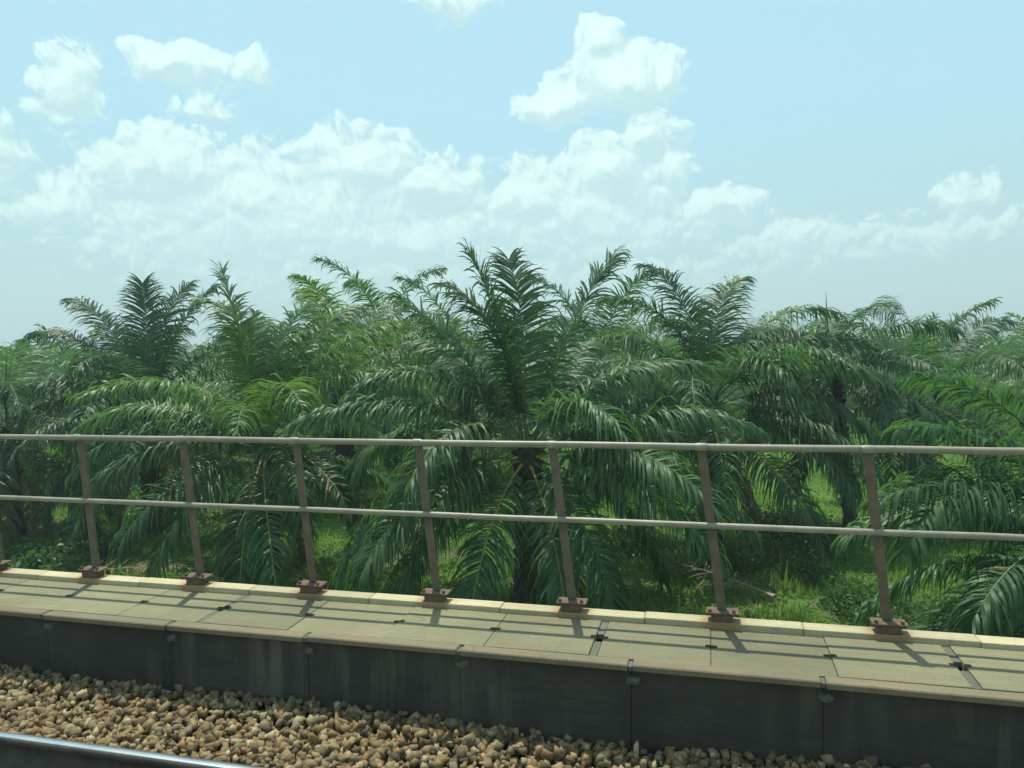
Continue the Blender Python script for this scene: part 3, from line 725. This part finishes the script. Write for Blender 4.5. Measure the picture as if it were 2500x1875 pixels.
def shrub(x, y, s, label, group=None):
    root = obj('shrub', None); root.location = (x, y, float(gz(x, y))); tag(root, label, 'shrub', group)
    f, st = SH[rg.randrange(4)]
    a = rg.uniform(0, 6.28)
    obj('foliage', f, root, (0, 0, 0), (0, 0, a), (s, s, s * rg.uniform(.8, 1.15))); obj('stem', st, root, (0, 0, 0), (0, 0, a), s)
    return root
LB = 'leafy green shrub below the kerb beside the bare trunk at the left end'
for (x, y, s) in [(-20.6, 19.4, 1.2), (-22.2, 19.0, 1.1), (-18.9, 18.8, 1.0), (-20.2, 21.2, .9), (-23.6, 20.6, .9), (-24.4, 27.5, 1.0)]: shrub(x, y, s, LB, 'shrubs at the left end')
RB = 'dense dark shrub under the low young palm at the right end'
for (x, y, s) in [(5.6, 18.6, 1.1), (6.9, 19.2, 1.3), (4.6, 19.6, .9), (8.2, 18.0, 1.2), (5.2, 17.2, .8), (7.6, 16.6, .9), (9.0, 20.5, 1.3), (3.4, 20.6, .8)]: shrub(x, y, s, RB, 'shrubs at the right end')
MB_ = 'shrub in the shade between the trunks right of the middle palm'
for (x, y, s) in [(1.6, 24.2, 1.1), (2.6, 23.0, .9), (.4, 23.2, .8), (3.4, 26.2, 1.0), (2.2, 27.8, 1.2), (-2.6, 25.2, .9), (6.8, 28.6, 1.0), (8.2, 30.0, 1.1)]: shrub(x, y, s, MB_, 'shrubs in the middle shade')
BB = 'low green bush among the trunks in the back of the plantation'
for k in range(26):
    y = rg.uniform(31, 56); x = rg.uniform(-1.1 * y, .55 * y)
    if 8 < x < 13.5: continue
    shrub(x, y, rg.uniform(.8, 1.5), BB, 'bushes in the back')
# young spiky palm seedling
def seedling(x, y, label):
    root = obj('palm_seedling', None); root.location = (x, y, float(gz(x, y))); tag(root, label, 'seedling')
    for i in range(11):
        e = 80 - i * 6
        me, st = frond_pair(('seed', i), LEAF_B, RACHIS, seed=700 + i, L=1.5, e0=e, droop=50, npair=26, wl=.05, ll=.42)
        f = obj('frond', me, root, (0, 0, .1), (0, 0, i * 2.4)); obj('stalk', st, f, scale=.6)
    return root
seedling(7.32, 31.8, 'small spiky palm seedling on the grass beside the short dark trunk')
seedling(5.3, 16.3, 'small palm seedling sprouting just behind the kerb under the low young palm')
# dead fronds on the ground
def fallen(x, y, a, label):
    root = obj('fallen_frond', None); root.location = (x, y, float(gz(x, y)) + .22); tag(root, label, 'dead frond', 'dead fronds on the ground')
    me, st = frond_pair(('dead',), LEAF_D, RACHIS_D, seed=555, L=4.6, e0=7, droop=14, npair=60, wl=.04, ll=.7, grav=.10)
    obj('leaflets', me, root, (0, 0, 0), (0, 0, a)); obj('stalk', st, root, (0, 0, 0), (0, 0, a))
FL = 'dry grey brown palm frond lying on the plantation floor'
for (x, y, a) in [(1.6, 20.6, 2.5), (-19.6, 18.0, .4), (-10.6, 19.6, .9), (-9.4, 24.0, 2.2), (-23.5, 25.5, .2)]: fallen(x, y, a, FL)

def litter():
    r_ = np.random.default_rng(31); n = 9000
    c = np.array([(x, y) for x, y in taken] + [(1.5, 21.5), (-10, 23), (-19, 19)]); k = r_.integers(0, len(c), n)
    x = c[k, 0] + r_.normal(0, 1.7, n); y = c[k, 1] + r_.normal(0, 1.7, n); z = gz(x, y) + r_.uniform(.03, .12, n)
    a = r_.uniform(0, 6.283, n); L = r_.uniform(.15, .6, n)[:, None]; w = .022
    d = np.stack([np.cos(a), np.sin(a), r_.normal(0, .2, n)], -1); t = np.stack([-np.sin(a), np.cos(a), np.zeros(n)], -1)
    p = np.stack([x, y, z], -1)
    V = np.stack([p - d * L * .5, p + t * w, p + d * L * .5, p - t * w], 1).reshape(-1, 3)
    return np_mesh('leaf_litter', V, [np.arange(n * 4).reshape(-1, 4)], LEAF_D)
tag(obj('leaf_litter', litter()), 'dry brown leaflets scattered round the palm trunks', 'leaf litter', kind='stuff')

# ------------------------------------------------------------------ air
def haze():
    m, N, out = material('humid_air')
    v = N.n('ShaderNodeVolumePrincipled', {'Color': (.80, .93, 1.0, 1), 'Density': .001, 'Anisotropy': .2})
    N.link(v.outputs[0], out.inputs['Volume'])
    me = box_mesh('haze', 14200, 14200, 84, m, 0, (0, 0, 0))
    o = obj('haze', me, None, (0, 0, 84 / 2 - 16)); tag(o, 'thin humid haze over the plantation and hills', 'haze', kind='stuff')
haze()
